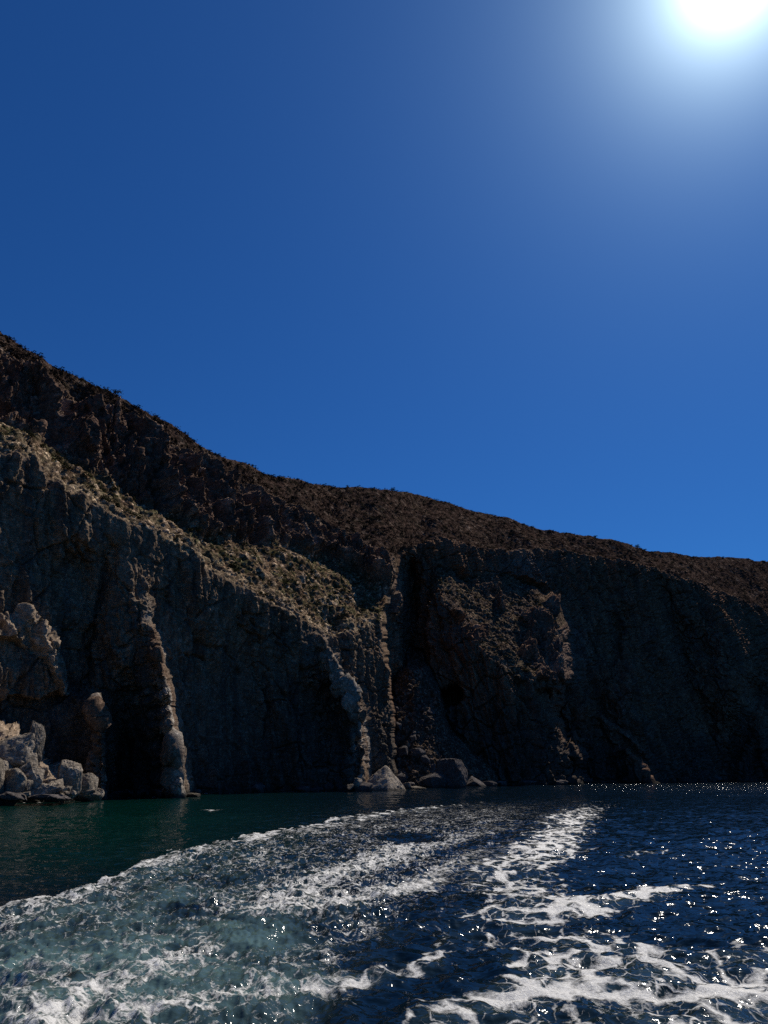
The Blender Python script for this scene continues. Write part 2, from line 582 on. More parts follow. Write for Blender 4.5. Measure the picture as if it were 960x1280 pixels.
green_top = smooth(-0.25, 0.05, fbm(PX / 40, PY / 30, 0 * PX, 4, 401) + 0.35 - 0.012 * np.maximum(0, PX - 640)) * (zid == 9) * (PY < poly([(530, 800), (545, 735), (560, 760), (590, 800), (620, 832), (650, 848), (720, 850)], WX) + 3)
top_f = smooth(4, 44, PY - poly(SKY, PX))
crag, hill = crag * top_f, hill + crag * (1 - top_f)
scree_m = np.where(zid == 0, ledge, 0) + green_top * 1.0 + (zid == 13) * 1.0
scree_m = np.clip(scree_m, 0, 1)
crag_m = np.where(zid == 0, crag, 0) + (zid == 9) * (PY < 850) * (1 - green_top) * 0.7 * (PY < poly([(530, 800), (545, 735), (560, 760), (590, 800), (620, 832), (650, 848), (720, 850)], WX) + 3) + ((zid == 3) | (zid == 5)) * 0.3 + ((zid == 4) & (PY < poly([(-120, 760), (12, 776), (50, 800), (80, 842)], WX) + 26)) * 0.5 + np.where(zid == 0, near_edge * 0.6, 0) + (zid == 10) * 0.7
hill_m = np.where(zid == 0, hill, 0)
steep_m = np.clip(1 - scree_m - crag_m - hill_m, 0, 1)

# back of the hill
XB, YB, ZB = R * np.sin(AZ), R * np.cos(AZ), CAM_H + R * TE
d = (np.linspace(0, 1, NB + 1)[1:] ** 1.6 * 260)[:, None]
Rb = R[-1][None, :] + d
Zb = ZB[-1][None, :] + d * te_hi[None, :] * 0.45 - 0.0016 * d * d
X = np.vstack([XB, Rb * np.sin(az)])
Y = np.vstack([YB, Rb * np.cos(az)])
Z = np.vstack([ZB, Zb])


def ext(m, v=None):
    return np.vstack([m, np.repeat(m[-1:], NB, 0) if v is None else np.full((NB, NU), v)])


scree_e, crag_e, hill_e, steep_e = ext(scree_m, 0), ext(crag_m, 0), ext(hill_m, 1), ext(steep_m, 0)
PXe, PYe, zide = ext(PX), ext(PY), ext(zid, 0)


def normals(X, Y, Z):
    P = np.stack([X, Y, Z], -1)
    du = np.gradient(P, axis=1)
    dv = np.gradient(P, axis=0)
    n = np.cross(du, dv)
    n /= np.linalg.norm(n, axis=-1, keepdims=True) + 1e-9
    return n


def stretch():
    # where a face is seen edge-on its mesh is drawn out: keep relief small there
    P = np.stack([X, Y, Z], -1)
    g = np.linalg.norm(np.gradient(P, axis=1), axis=-1) / (np.hypot(X, Y) * (az[1] - az[0]))
    g = np.maximum(blur(blur(g, 2, 1), 2, 0), g)
    return 1 / (1 + (np.maximum(g - 1.5, 0) / 2.5) ** 1.5)


def push(amount, n=None):
    global X, Y, Z
    amount = amount * stretch()
    n = normals(X, Y, Z) if n is None else n
    # keep foot of the cliff in place
    X, Y, Z = X + n[..., 0] * amount, Y + n[..., 1] * amount, Z + n[..., 2] * amount


nB = normals(X, Y, Z)
nB = blur(blur(nB, 3, 0), 3, 1)
nB /= np.linalg.norm(nB, axis=-1, keepdims=True)
# tilted ribs and flutes on the cliffs
sh = X + 0.22 * Z
amp_far = np.clip(np.hypot(X, Y) / 180, 0.6, 1.6)
ribs = fbm(sh / 9, Y / 9, Z / 55, 4, 21, 0.55, ridged=True)
ribs2 = fbm(sh / 2.6, Y / 2.6, Z / 16, 3, 31, 0.55, ridged=True)
lump = fbm(X / 22, Y / 22, Z / 26, 4, 41)
w1, w2, wid = worley(sh / 4.5, Y / 4.5, Z / 22, 51)
flute = fbm(sh / 1.3, Y / 1.3, Z / 16, 3, 33, 0.55, True)
calm = 1 - 0.62 * smooth(470, 430, PXe) * smooth(0.2, -0.2, fbm(PXe / 90, PYe / 120, 0 * PXe, 2, 23)) * (1 - ext(near_edge, 0))
disp = steep_e * calm * amp_far * (1.0 * ribs + 0.45 * ribs2 + 0.16 * flute + 1.6 * lump + 0.8 * (wid - 0.5))
k1, k2, kid = worley((X + 0.3 * Z) / 1.7, Y / 1.7, Z / 9, 53)
q1, q2, qid = worley((X - 0.15 * Z) / 7.0, Y / 7.0, Z / 9, 57)
strata = fbm(X / 14, Y / 14, (Z + 0.15 * X) / 1.5, 3, 59, 0.6, True)
disp += steep_e * calm * amp_far * (0.38 * (kid - 0.5) - 0.7 * smooth(0.10, 0.0, w2 - w1) - 1.0 * smooth(0.07, 0.0, q2 - q1) + 0.6 * (qid - 0.5) + 0.16 * strata)
# crags
cr = fbm((X + 0.5 * Z) / 13, Y / 13, (Z - 0.5 * X) / 30, 5, 61, 0.58, ridged=True)
c1, c2, cid = worley((X + 0.4 * Z) / 4, Y / 4, (Z - 0.5 * X) / 10, 71)
disp += crag_e * (3.4 * cr + 2.6 * (cid - 0.5) + 4.0 * fbm(X / 30, Y / 30, Z / 36, 3, 67))
# scree and hill
disp += scree_e * (2.2 * fbm(X / 16, Y / 16, Z / 16, 4, 81) + 0.4 * fbm(X / 3, Y / 3, Z / 3, 3, 83, 0.6, True))
gul = fbm(X / 26, Y / 60, Z / 50, 3, 93, 0.5, True)
disp += hill_e * (2.0 * fbm(X / 45, Y / 45, Z / 45, 3, 91) + 0.5 * gul + 0.22 * fbm(X / 5, Y / 5, Z / 5, 3, 95))
edge_fade = np.ones((NV + NB, 1))
push(disp, nB)
# second pass: blocks and stones
nS = normals(X, Y, Z)
nS = blur(blur(nS, 2, 0), 2, 1)
nS /= np.linalg.norm(nS, axis=-1, keepdims=True)
s1, s2, sid = worley(X / 1.5, Y / 1.5, Z / 2.2, 101)
f1 = fbm(X / 1.1, Y / 1.1, Z / 1.6, 3, 103, 0.6)
disp = steep_e * (0.18 * (sid - 0.5) + 0.16 * f1) + crag_e * (1.0 * (sid - 0.5) + 0.6 * f1) \
    + scree_e * (0.35 * (0.6 - s1) + 0.45 * (sid - 0.5) + 0.25 * f1) + hill_e * (0.22 * f1)
b1_, b2_, bid = worley(X / 3.0, Y / 3.0, Z / 3.0, 107)
bush_cover = hill_e * np.where(bid > 0.45, 1, 0) * np.clip(0.42 - b1_, 0, 1)
disp += bush_cover * 1.2
push(disp, nS)
NS = normals(X, Y, Z)

# colours of the ground (surface colours, with some sun and shade painted in)
def lerp(a, b, t):
    t = np.asarray(t, float)
    return a + (b - a) * t[..., None]


def cc(*c):
    return np.array(c, float)


n_big = fbm(X / 30, Y / 30, Z / 45, 4, 201)
n_mid = fbm(X / 6, Y / 6, Z / 18, 4, 203)
n_sml = fbm(X / 1.3, Y / 1.3, Z / 1.3, 2, 205)
col = np.zeros(X.shape + (3,)) + cc(0.185, 0.134, 0.090)
col = lerp(col, cc(0.21, 0.162, 0.115), smooth(0.15, 0.8, n_mid) * 0.7)
left_grey = smooth(500, 380, PXe)
col = lerp(col, cc(0.175, 0.105, 0.066), smooth(430, 560, PXe) * 0.75)
brown = smooth(-0.1, 0.5, n_big) * (1 - left_grey * 0.8)
col = lerp(col, cc(0.175, 0.100, 0.062), brown * 0.8)
rust = np.exp(-((PXe - 735) / 30) ** 2 - ((PYe - 900) / 60) ** 2) + np.exp(-((PXe - 560) / 40) ** 2 - ((PYe - 820) / 45) ** 2) + \
    0.8 * np.exp(-((PXe - 780) / 14) ** 2 - ((PYe - 850) / 35) ** 2)
col = lerp(col, cc(0.17, 0.085, 0.060), np.clip(rust, 0, 1) * smooth(-0.5, 0.5, n_mid) * 0.8)
pale = np.exp(-((PXe - 655) / 34) ** 2 - ((PYe - 712) / 18) ** 2) + np.exp(-((PXe - 705) / 22) ** 2 - ((PYe - 820) / 40) ** 2) + \
    np.exp(-((PXe - 480) / 16) ** 2 - ((PYe - 735) / 28) ** 2)
col = lerp(col, cc(0.17, 0.155, 0.14), np.clip(pale, 0, 1) * 0.7)
# dark rock low on the walls plus painted-in bay shade, with an uneven upper limit
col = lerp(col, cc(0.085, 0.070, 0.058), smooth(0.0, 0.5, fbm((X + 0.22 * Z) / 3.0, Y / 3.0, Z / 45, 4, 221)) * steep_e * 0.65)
dark_rock_shade = smooth(36, 6, Z + 10 * n_big + 4 * n_mid) * (1 - ext(near_edge, 0)) * (zide != 5) * (zide != 4)
col = lerp(col, cc(0.045, 0.046, 0.042), dark_rock_shade * 0.75)
cc_crag = lerp(np.zeros_like(col) + cc(0.115, 0.074, 0.054), cc(0.30, 0.215, 0.16), smooth(0.1, 0.9, n_mid + 0.5 * n_sml))
col = lerp(col, cc_crag, np.clip(crag_e, 0, 1))
tanrock = ((zide == 3) | (zide == 5) | ((zide == 4) & (crag_e > 0.3))) * 1.0
col = lerp(col, cc(0.34, 0.26, 0.185), tanrock * 0.7)
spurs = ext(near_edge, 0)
col = lerp(col, cc(0.34, 0.31, 0.26), spurs * 0.75 * smooth(-0.1, 0.5, n_mid) * smooth(560, 500, PXe))  # paler patches paint sunlit facets along the spur edges
cc_scree = lerp(np.zeros_like(col) + cc(0.145, 0.096, 0.060), cc(0.33, 0.24, 0.16), (sid > 0.74) * smooth(-0.5, 0.3, n_mid))
veg = smooth(-0.3, 0.25, fbm((X + Y) / 7, Y / 16, Z / 5, 4, 211) + 0.15) * smooth(-0.3, 0.1, n_sml)
cc_scree = lerp(cc_scree, cc(0.050, 0.050, 0.022), veg * 0.9)
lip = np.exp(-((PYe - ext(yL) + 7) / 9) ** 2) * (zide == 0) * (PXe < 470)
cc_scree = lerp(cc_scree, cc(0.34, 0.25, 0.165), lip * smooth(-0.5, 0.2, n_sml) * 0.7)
cc_scree = lerp(cc_scree, cc(0.085, 0.062, 0.045), (zide == 9) * (0.6 + 0.5 * smooth(-0.2, 0.4, n_mid)))
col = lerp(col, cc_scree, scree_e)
cc_hill = lerp(np.zeros_like(col) + cc(0.046, 0.030, 0.023), cc(0.072, 0.049, 0.036), smooth(0, 0.7, n_mid))
cc_hill = lerp(cc_hill, cc(0.022, 0.018, 0.012), np.clip(bush_cover * 8, 0, 1))
cc_hill = lerp(cc_hill, cc(0.14, 0.105, 0.08), (sid > 0.93) * 0.5)
col = lerp(col, cc_hill, hill_e)
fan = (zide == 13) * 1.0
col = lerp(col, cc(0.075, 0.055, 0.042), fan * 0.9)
col = lerp(col, cc(0.045, 0.043, 0.038), smooth(2.2, 0.3, Z + 0.6 * n_mid) * 0.8)
col = np.clip(col, 0.01, 0.6)

V = np.stack([X, Y, Z], -1).reshape(-1, 3)
NN = NS.reshape(-1, 3)
Fc = grid_faces(NV + NB, NU)
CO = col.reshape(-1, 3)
hf, sf = hill_e.ravel()[Fc].mean(1), scree_e.ravel()[Fc].mean(1)
is_h = hf > 0.5
is_s = (~is_h) & (sf > 0.5)
is_fan = (fan.ravel()[Fc].mean(1) > 0.5)
for nm, sel, mat, lab, cat in (
        ('hillside', is_h, M_hill, 'dry brown scrub-covered hillside rising to the skyline above the cliffs', 'hillside'),
        ('scree_slope', is_s & ~is_fan, M_scree, 'sunlit stony ledge slopes with green patches between cliff and crags', 'slope'),
        ('rubble_fan', is_fan & ~is_h, M_scree, 'shaded fan of broken rock at the foot of the gully', 'slope'),
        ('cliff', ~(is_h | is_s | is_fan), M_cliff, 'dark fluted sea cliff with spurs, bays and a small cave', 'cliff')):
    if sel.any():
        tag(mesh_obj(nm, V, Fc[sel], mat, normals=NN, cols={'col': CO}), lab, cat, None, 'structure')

VX, VY, VZ = X, Y, Z


def on_ground(px, py):
    """point of the built coast nearest a direction of the photograph"""
    a, te = ray(px, py)
    j = int(np.clip(np.searchsorted(az, a), 1, NU - 2))
    i = int(np.clip(np.searchsorted(TE[:, j], te), 1, NV - 2))
    return Vector((VX[i, j], VY[i, j], VZ[i, j])), Vector(NS[i, j])


# ------------------------------------------------------------------ the sea
az_f = np.linspace(RAD(-41), RAD(41), 1000)
az_c = np.linspace(RAD(41), RAD(319), 90)[1:-1]
saz_ = np.concatenate([az_f, az_c])
r1 = np.geomspace(1.2, 9, 14)[:-1]
r2 = [9.0]
while r2[-1] < 560:
    r2.append(r2[-1] * (1 + 0.0052 + 0.00001 * r2[-1]))
r3 = np.geomspace(r2[-1], 9000, 24)[1:]
rad = np.concatenate([[0.05], r1, r2, r3])
SR, SA = np.meshgrid(rad, saz_, indexing='ij')
SX, SY = SR * np.sin(SA), SR * np.cos(SA)
O = 0 * SX
with np.errstate(all='ignore'):
    fwd = np.cos(SA) > 0.5
    spx_, spy_ = pix(SA, -CAM_H / np.maximum(SR, 0.3))
spx_ = np.where(fwd, spx_, -3000)
spy_ = np.where(fwd & (SR > 6), spy_, np.where(fwd, 1400, 3000))


def res_fade(lam):
    """fade a wave out where the mesh is too coarse for it"""
    return smooth(0.8, 0.25, SR * 0.0056 / lam)


# wake geometry (drawn as lines over the water, placed in metres)
F1 = [(-400, 1215), (-120, 1168), (-60, 1152), (0, 1139), (60, 1124), (110, 1112), (150, 1094), (175, 1078), (230, 1064), (290, 1050), (340, 1040), (420, 1026), (500, 1013),
      (600, 1004), (700, 996), (850, 986), (1000, 980)]
wob = 6 * fbm(spx_ / 60, spy_ / 20, O, 3, 301)
yF1 = poly(F1, spx_ + 2 * wob) + 0.35 * wob + 11 * np.clip((spy_ - 966) / 170, 0.02, 2) * fbm(SX / 1.4, SY / 3.0, O, 4, 303, 0.65)
below = spy_ - yF1
scale_y = np.clip((spy_ - 966) / 170, 0.02, 2)          # 1 near y = 1136
lineA = smooth(-1.5, 2.0, below) * np.exp(-(np.maximum(below, 0) / (26 * scale_y + 0.5)) ** 1.5)
lineA = np.where(spx_ > 480, lineA * smooth(760, 480, spx_), lineA)
wake_in = smooth(0, 10, below)
# right boundary of the churned water
right_y = [(1000, 700), (1060, 600), (1100, 560), (1150, 510), (1200, 450), (1240, 430), (1280, 400), (1500, 300)]
xr = poly(right_y, spy_)
churn = wake_in * smooth(60, -60, spx_ - xr + wob * 4)


def band(pts, widths, dens):
    """soft streak along a polyline of (x, y)"""
    out = np.zeros_like(spx_)
    for (x0, y0), (x1, y1), w0, w1_, d0, d1_ in zip(pts[:-1], pts[1:], widths[:-1], widths[1:], dens[:-1], dens[1:]):
        dx, dy = x1 - x0, y1 - y0
        k = 3.0                                            # heights count more: the surface is seen at a slant
        t = np.clip(((spx_ - x0) * dx + (spy_ - y0) * dy * k * k) / (dx * dx + dy * dy * k * k), 0, 1)
        dist = np.hypot(spx_ - x0 - t * dx, (spy_ - y0 - t * dy) * k)
        ww = w0 + (w1_ - w0) * t
        out = np.maximum(out, (d0 + (d1_ - d0) * t) * np.exp(-(dist / ww) ** 2))
    return out


sB = band([(40, 1290), (150, 1232), (230, 1200), (290, 1168), (345, 1132), (420, 1096), (500, 1068), (590, 1046), (660, 1030)], [70, 60, 50, 48, 55, 50, 40, 26, 18], [.9, .75, .72, .7, .75, .8, .75, .5, .3])
sC = band([(90, 1290), (220, 1270), (330, 1252), (450, 1238), (540, 1215), (560, 1180), (580, 1150)], [60, 60, 45, 40, 34, 30, 30], [.85, .8, .8, .7, .6, .5, .4])
sD = band([(345, 1140), (430, 1128), (520, 1110), (570, 1080), (610, 1060)], [44, 42, 40, 30, 20], [.7, .85, .7, .6, .4])
sE = band([(560, 1290), (640, 1262), (700, 1236), (690, 1205), (740, 1200)], [80, 78, 70, 62, 60], [.75, .9, .9, .8, .7])
sF = band([(700, 1236), (800, 1250), (900, 1255), (1000, 1262), (1150, 1275)], [80, 95, 115, 120, 120], [.75, .85, .95, 1.0, .9])
sG = band([(700, 1180), (780, 1192), (860, 1205), (960, 1215), (1060, 1226)], [60, 62, 55, 60, 60], [.7, .66, .56, .7, .7])
sH = band([(560, 1150), (640, 1148), (700, 1144), (780, 1132), (840, 1122), (890, 1116)], [40, 60, 62, 50, 30, 12], [.4, .72, .8, .85, .85, .6])
sI = band([(600, 1190), (660, 1160), (690, 1148)], [50, 50, 50], [.4, .6, .6])
sJ = band([(700, 1140), (650, 1112), (620, 1092), (660, 1075), (690, 1062), (705, 1045), (715, 1030), (740, 1012), (780, 1000)], [80, 85, 80, 75, 60, 48, 42, 34, 22], [.6, .58, .6, .66, .7, .66, .62, .55, .5])
sK = band([(760, 1003), (860, 990), (980, 983)], [24, 16, 16], [.6, .5, .5])
sL = band([(780, 1072), (830, 1068), (860, 1072)], [22, 20, 12], [.5, .5, .3])
sM = band([(250, 1012), (266, 1014), (280, 1013)], [6, 9, 5], [.6, .7, .5])
blotch = fbm(SX / 2.2, SY / 3.0, O, 4, 331, 0.55)
streak = fbm(SX / 1.8, SY / 5, O, 3, 333, 0.6)
boil = np.clip(1.25 - np.hypot((spx_ - 318) / 72, (spy_ - 1172) / 27), 0, 1)
boil2 = np.clip(1.25 - np.hypot((spx_ - 512) / 46, (spy_ - 1050) / 9), 0, 1)
dens = np.maximum.reduce([lineA * (0.66 + 0.18 * smooth(520, 380, spx_) + 0.34 * streak + 0.30 * fbm(SX / 0.9, SY / 1.8, O, 3, 305)), sB, sC, sD, 0.95 * sE, 0.86 * sF, 0.95 * sG, 1.0 * sH, 1.1 * sI, 1.05 * sJ * smooth(985, 1025, spy_), 0.35 * sK, sL, 0.75 * sM, churn * (0.33 + 0.22 * streak)])
shoreR_all = np.array([R[max(0, int(np.argmax(ZB[:, j] > 0))), j] for j in range(NU)])
shoreR = np.interp(az_f, az, shoreR_all)
sR = np.concatenate([shoreR, np.full(len(az_c), 1e5)])[None, :]
shore_d = sR - SR
sN = smooth(-30, 50, spx_ - (590 + (1280 - spy_) * 0.25) + 2 * wob) * smooth(1172, 1215, spy_ + wob) * fwd * (0.60 + 0.22 * blotch + 0.1 * streak)
sO = np.exp(-((spx_ - poly([(1000, 740), (1030, 705), (1070, 665), (1110, 640), (1160, 640), (1190, 650)], spy_)) / poly([(1000, 30), (1060, 60), (1110, 85), (1190, 110)], spy_)) ** 2) \
    * smooth(985, 1020, spy_) * smooth(1230, 1180, spy_) * fwd * (0.58 + 0.25 * streak + 0.15 * blotch)
dens = np.maximum(dens, np.maximum(sN, sO))
dens = np.maximum(dens, smooth(5, 0.5, shore_d) * smooth(0.15, 0.45, fbm(SA * 70, O, O, 3, 377) + 0.1) * 0.8)
dens = dens - 0.55 * smooth(0.15, 0.7, boil) - 0.5 * smooth(0.2, 0.7, boil2)
dens *= fwd

# lace pattern in metres
wx_ = SX + 0.55 * noise(SX / 1.6, SY / 1.6, O, 311) + 0.25 * noise(SX / 0.5, SY / 0.5, O, 313)
wy_ = SY + 0.75 * noise(SX / 1.6, SY / 1.6, O + 5, 315) + 0.3 * noise(SX / 0.5, SY / 0.5, O + 5, 317)
a1, a2, _ = worley(wx_ / 1.25, wy_ / 1.6, None, 321)
lace1 = 1 - smooth(0.0, 0.42, a2 - a1)
a1, a2, _ = worley(wx_ / 0.42, wy_ / 0.55, None, 323)
lace2 = 1 - smooth(0.0, 0.45, a2 - a1)
a1, a2, _ = worley(wx_ / 5.0, wy_ / 6.0, None, 325)
lace3 = 1 - smooth(0.0, 0.35, a2 - a1)
fine = fbm(SX / 0.22, SY / 0.22, O, 3, 335, 0.6)
farw = smooth(25, 80, SR)
web1 = worley(wx_ / 1.3, wy_ / 1.7, None, 321)
web1 = web1[1] - web1[0]
web2 = worley(wx_ / 0.45, wy_ / 0.6, None, 323)
web2 = web2[1] - web2[0]
web3 = worley(SX / 4.0 + 0.6 * blotch, SY / 6.0 + 0.6 * blotch, None, 325)
web3 = web3[1] - web3[0]
d_ = dens + 0.22 * blotch + 0.10 * streak
near_v = (0.02 + 0.62 * np.clip(d_ - 0.42, -0.2, 1)) - web1 + 0.10 - 0.22 * smooth(0.25, 0.6, web2) * smooth(1.1, 0.5, d_) + 0.05 * fine
far_v = (0.02 + 0.85 * np.clip(d_ - 0.42, -0.2, 1)) - web3 + 0.12 + 0.25 * streak
chu_v = 0.75 * (d_ - 0.62) + 0.30 * (0.28 - web2) + 0.20 * (0.25 - web1) + 0.16 * fine + 0.1 * streak
near_v = near_v * (1 - churn) + chu_v * churn
foam = near_v * (1 - farw) + far_v * farw
foam_v = smooth(0, 1, dens) * 0 + np.clip(dens, 0, 1.2)

# waves
H = 0.16 * fbm(SX / 9, SY / 7, O, 3, 341) * res_fade(4) + 0.095 * fbm((SX + 0.3 * SY) / 2.6, SY / 1.9, O, 3, 343, 0.55, True) * res_fade(1.3) \
    + 0.022 * fbm(SX / 0.8, SY / 0.62, O, 3, 345, 0.55, True) * res_fade(0.4) + 0.009 * fbm(SX / 0.25, SY / 0.2, O, 2, 347) * res_fade(0.12)
H *= 1 - 0.55 * fwd * smooth(520, 250, spx_) * (1 - churn)          # the water in the lee of the cliff is calmer
H += 0.25 * fbm(SX / 30, SY / 22, O, 2, 349) * smooth(900, 300, SR)
turb = churn * (0.10 * fbm(SX / 1.4, SY / 1.4, O, 4, 351, 0.6, True) + 0.03 * fbm(SX / 0.3, SY / 0.3, O, 2, 353)) * res_fade(0.7)
H = H * (1 - 0.45 * smooth(0.2, 0.6, churn)) + turb
H += 0.16 * lineA * smooth(900, 500, spx_) * (0.6 + 0.5 * noise(SX / 1.1, SY / 1.1, O, 355)) * smooth(250, 30, SR)
H += 0.16 * sH + 0.12 * boil - 0.1 * boil2
H *= smooth(2, 9, SR)
HZ = H
SV = np.stack([SX, SY, HZ], -1).reshape(-1, 3)
SF = grid_faces(len(rad), len(saz_), closed=True)[:, ::-1]
aer = churn * smooth(0, 30, below / scale_y) * (0.30 + 0.70 * smooth(1050, 1220, spy_)) * (0.70 + 0.75 * blotch) * smooth(640, 200, spx_ + 0.5 * (1280 - spy_)) + 0.22 * smooth(0.3, 0.9, dens)
aer = np.clip(aer + 0.35 * smooth(0.1, 0.8, boil), 0, 1.2) * fwd
green_left = smooth(-7, 0, spx_ * 0 + 0) * 0 + fwd * smooth(520, 100, spx_) * smooth(1140, 1010, spy_)  # body colour turns greener towards the left shore
cold = smooth(500, 850, spx_) * fwd

m_sea, t, b = new_mat('sea water')
at1 = nd(t, 'ShaderNodeAttribute', attribute_name='aer')
at2 = nd(t, 'ShaderNodeAttribute', attribute_name='green')
tc = nd(t, 'ShaderNodeTexCoord')
co = tc.outputs['Object']
base = mixc(t, at2.outputs['Fac'], (0.0022, 0.0075, 0.014), (0.001, 0.020, 0.0155))
na = tnoise(t, co, 1.1, 6, 0.65)
aerf = mth(t, 'MULTIPLY', at1.outputs['Fac'], rng_map(t, na, 0.3, 0.7, 0.45, 1.35))
base = mixc(t, mth(t, 'MINIMUM', aerf, 1.0), base, (0.080, 0.135, 0.132))
t.links.new(base, b.inputs['Base Color'])
b.inputs['Roughness'].default_value = 0.06
b.inputs['IOR'].default_value = 1.33
b.inputs['Specular IOR Level'].default_value = 0.38
nb1 = tnoise(t, co, 1.1, 2, 0.5, (1, 1.5, 1))
nb2 = tnoise(t, co, 4.5, 2, 0.5, (1, 1.4, 1))
hh = mth(t, 'ADD', mth(t, 'MULTIPLY', nb1, 0.38), mth(t, 'MULTIPLY', nb2, 0.062))
bp = nd(t, 'ShaderNodeBump')
bp.inputs['Strength'].default_value = 1.0
at3 = nd(t, 'ShaderNodeAttribute', attribute_name='wind')
t.links.new(mth(t, 'ADD', 0.38, mth(t, 'MULTIPLY', at3.outputs['Fac'], 0.7)), bp.inputs['Distance'])
t.links.new(hh, bp.inputs['Height'])
t.links.new(bp.outputs[0], b.inputs['Normal'])
seao = mesh_obj('sea', SV, SF, m_sea, attrs={'aer': aer.ravel(), 'green': green_left.ravel(), 'wind': (fwd * smooth(110, 280, SR) * smooth(560, 760, spx_) + 0.04 * fwd * smooth(650, 950, spx_)).ravel()})
tag(seao, 'dark teal and blue sea with choppy waves', 'sea', None, 'structure')

# foam: a thin sheet of froth lying on the waves
m_foam, t, b = new_mat('white sea foam')
at = nd(t, 'ShaderNodeAttribute', attribute_name='foam')
tc = nd(t, 'ShaderNodeTexCoord')
co = tc.outputs['Object']
ch = nd(t, 'ShaderNodeAttribute', attribute_name='churn')
D = at.outputs['Fac']
CH = ch.outputs['Fac']


def warp(co, scale, amt):
    n = nd(t, 'ShaderNodeTexNoise')
    n.inputs['Scale'].default_value = scale
    n.inputs['Detail'].default_value = 3
    t.links.new(co, n.inputs['Vector'])
    a = nd(t, 'ShaderNodeVectorMath', operation='SUBTRACT')
    t.links.new(n.outputs['Color'], a.inputs[0])
    a.inputs[1].default_value = (0.5, 0.5, 0.5)
    m_ = nd(t, 'ShaderNodeVectorMath', operation='MULTIPLY')
    t.links.new(a.outputs[0], m_.inputs[0])
    m_.inputs[1].default_value = (amt, amt, 0)
    q = nd(t, 'ShaderNodeVectorMath', operation='ADD')
    t.links.new(co, q.inputs[0])
    t.links.new(m_.outputs[0], q.inputs[1])
    return q.outputs[0]


flat = nd(t, 'ShaderNodeMapping')
flat.inputs['Scale'].default_value = (1, 0.72, 0)
t.links.new(co, flat.inputs[0])
wc = warp(warp(flat.outputs[0], 0.7, 1.3), 2.6, 0.42)


def web(scale):
    n = nd(t, 'ShaderNodeTexVoronoi', feature='DISTANCE_TO_EDGE')
    n.inputs['Scale'].default_value = scale
    t.links.new(wc, n.inputs['Vector'])
    return n.outputs['Distance']


e1, e2, e3 = web(0.62), web(1.9), web(6.0)
fn = tnoise(t, co, 16.0, 6, 0.75)
fn2 = tnoise(t, co, 1.5, 5, 0.65)
fn3 = tnoise(t, co, 5.0, 5, 0.7)
Dn = mth(t, 'ADD', D, mth(t, 'MULTIPLY', mth(t, 'SUBTRACT', fn2, 0.5), 1.15))


def fil(e, k, base, soft):
    wdt = mth(t, 'MULTIPLY', mth(t, 'ADD', Dn, -base), k)
    return mth(t, 'MULTIPLY', mth(t, 'SUBTRACT', wdt, e), 1.0 / soft)


v1 = fil(e1, 0.33, 0.36, 0.07)
v2 = fil(e2, 0.20, 0.43, 0.07)
v3 = fil(e3, 0.15, 0.58, 0.08)
hi = mth(t, 'MAXIMUM', v1, v2)
fil_v = mth(t, 'ADD', mth(t, 'MAXIMUM', mth(t, 'MULTIPLY', hi, 1.0), v3), mth(t, 'MULTIPLY', mth(t, 'SUBTRACT', fn3, 0.52), 1.6))
al_f = mth(t, 'MULTIPLY', rng_map(t, fil_v, 0.0, 0.9, 0, 1), rng_map(t, fn, 0.25, 0.6, 0.45, 1.0))
# churned froth: torn wisps and bubbles
cw = mth(t, 'ADD', mth(t, 'MULTIPLY', mth(t, 'SUBTRACT', Dn, 0.60), 1.7),
         mth(t, 'ADD', mth(t, 'MULTIPLY', mth(t, 'SUBTRACT', fn3, 0.5), 2.4), mth(t, 'MULTIPLY', mth(t, 'SUBTRACT', fn, 0.5), 2.6)))
cw = mth(t, 'ADD', cw, mth(t, 'MULTIPLY', mth(t, 'SUBTRACT', 0.14, e2), 3.2))
cw = mth(t, 'ADD', cw, mth(t, 'MULTIPLY', mth(t, 'SUBTRACT', 0.14, e3), 2.6))
al_c = rng_map(t, cw, 0.0, 1.0, 0, 0.95)
mx = nd(t, 'ShaderNodeMix')
t.links.new(CH, mx.inputs[0])
t.links.new(al_f, mx.inputs[2])
t.links.new(al_c, mx.inputs[3])
b.inputs['Base Color'].default_value = (0.70, 0.69, 0.65, 1)
b.inputs['Roughness'].default_value = 0.5
t.links.new(mx.outputs[0], b.inputs['Alpha'])
bp = nd(t, 'ShaderNodeBump')
bp.inputs['Strength'].default_value = 0.7
bp.inputs['Distance'].default_value = 0.05
t.links.new(mth(t, 'ADD', fn, fn3), bp.inputs['Height'])
t.links.new(bp.outputs[0], b.inputs['Normal'])
fF = foam_v.ravel()[SF].max(1) > 0.07
FV = SV.copy()
FV[:, 2] += 0.006 + 0.0004 * SR.ravel()
fo = mesh_obj('foam', FV, SF[fF], m_foam, attrs={'foam': foam_v.ravel(), 'churn': churn.ravel()})
tag(fo, 'white lacy wake foam trailing over the water behind the boat', 'foam', None, 'stuff')

# ------------------------------------------------------------------ boulders


def ico(sub):
    import bmesh
    bm = bmesh.new()
    bmesh.ops.create_icosphere(bm, subdivisions=sub, radius=1)
    v = np.array([q.co[:] for q in bm.verts])
    f = np.array([[q.index for q in fc.verts] for fc in bm.faces])
    bm.free()
    return v, f


ICO4, ICOF4 = ico(5)
ICO3, ICOF3 = ico(3)


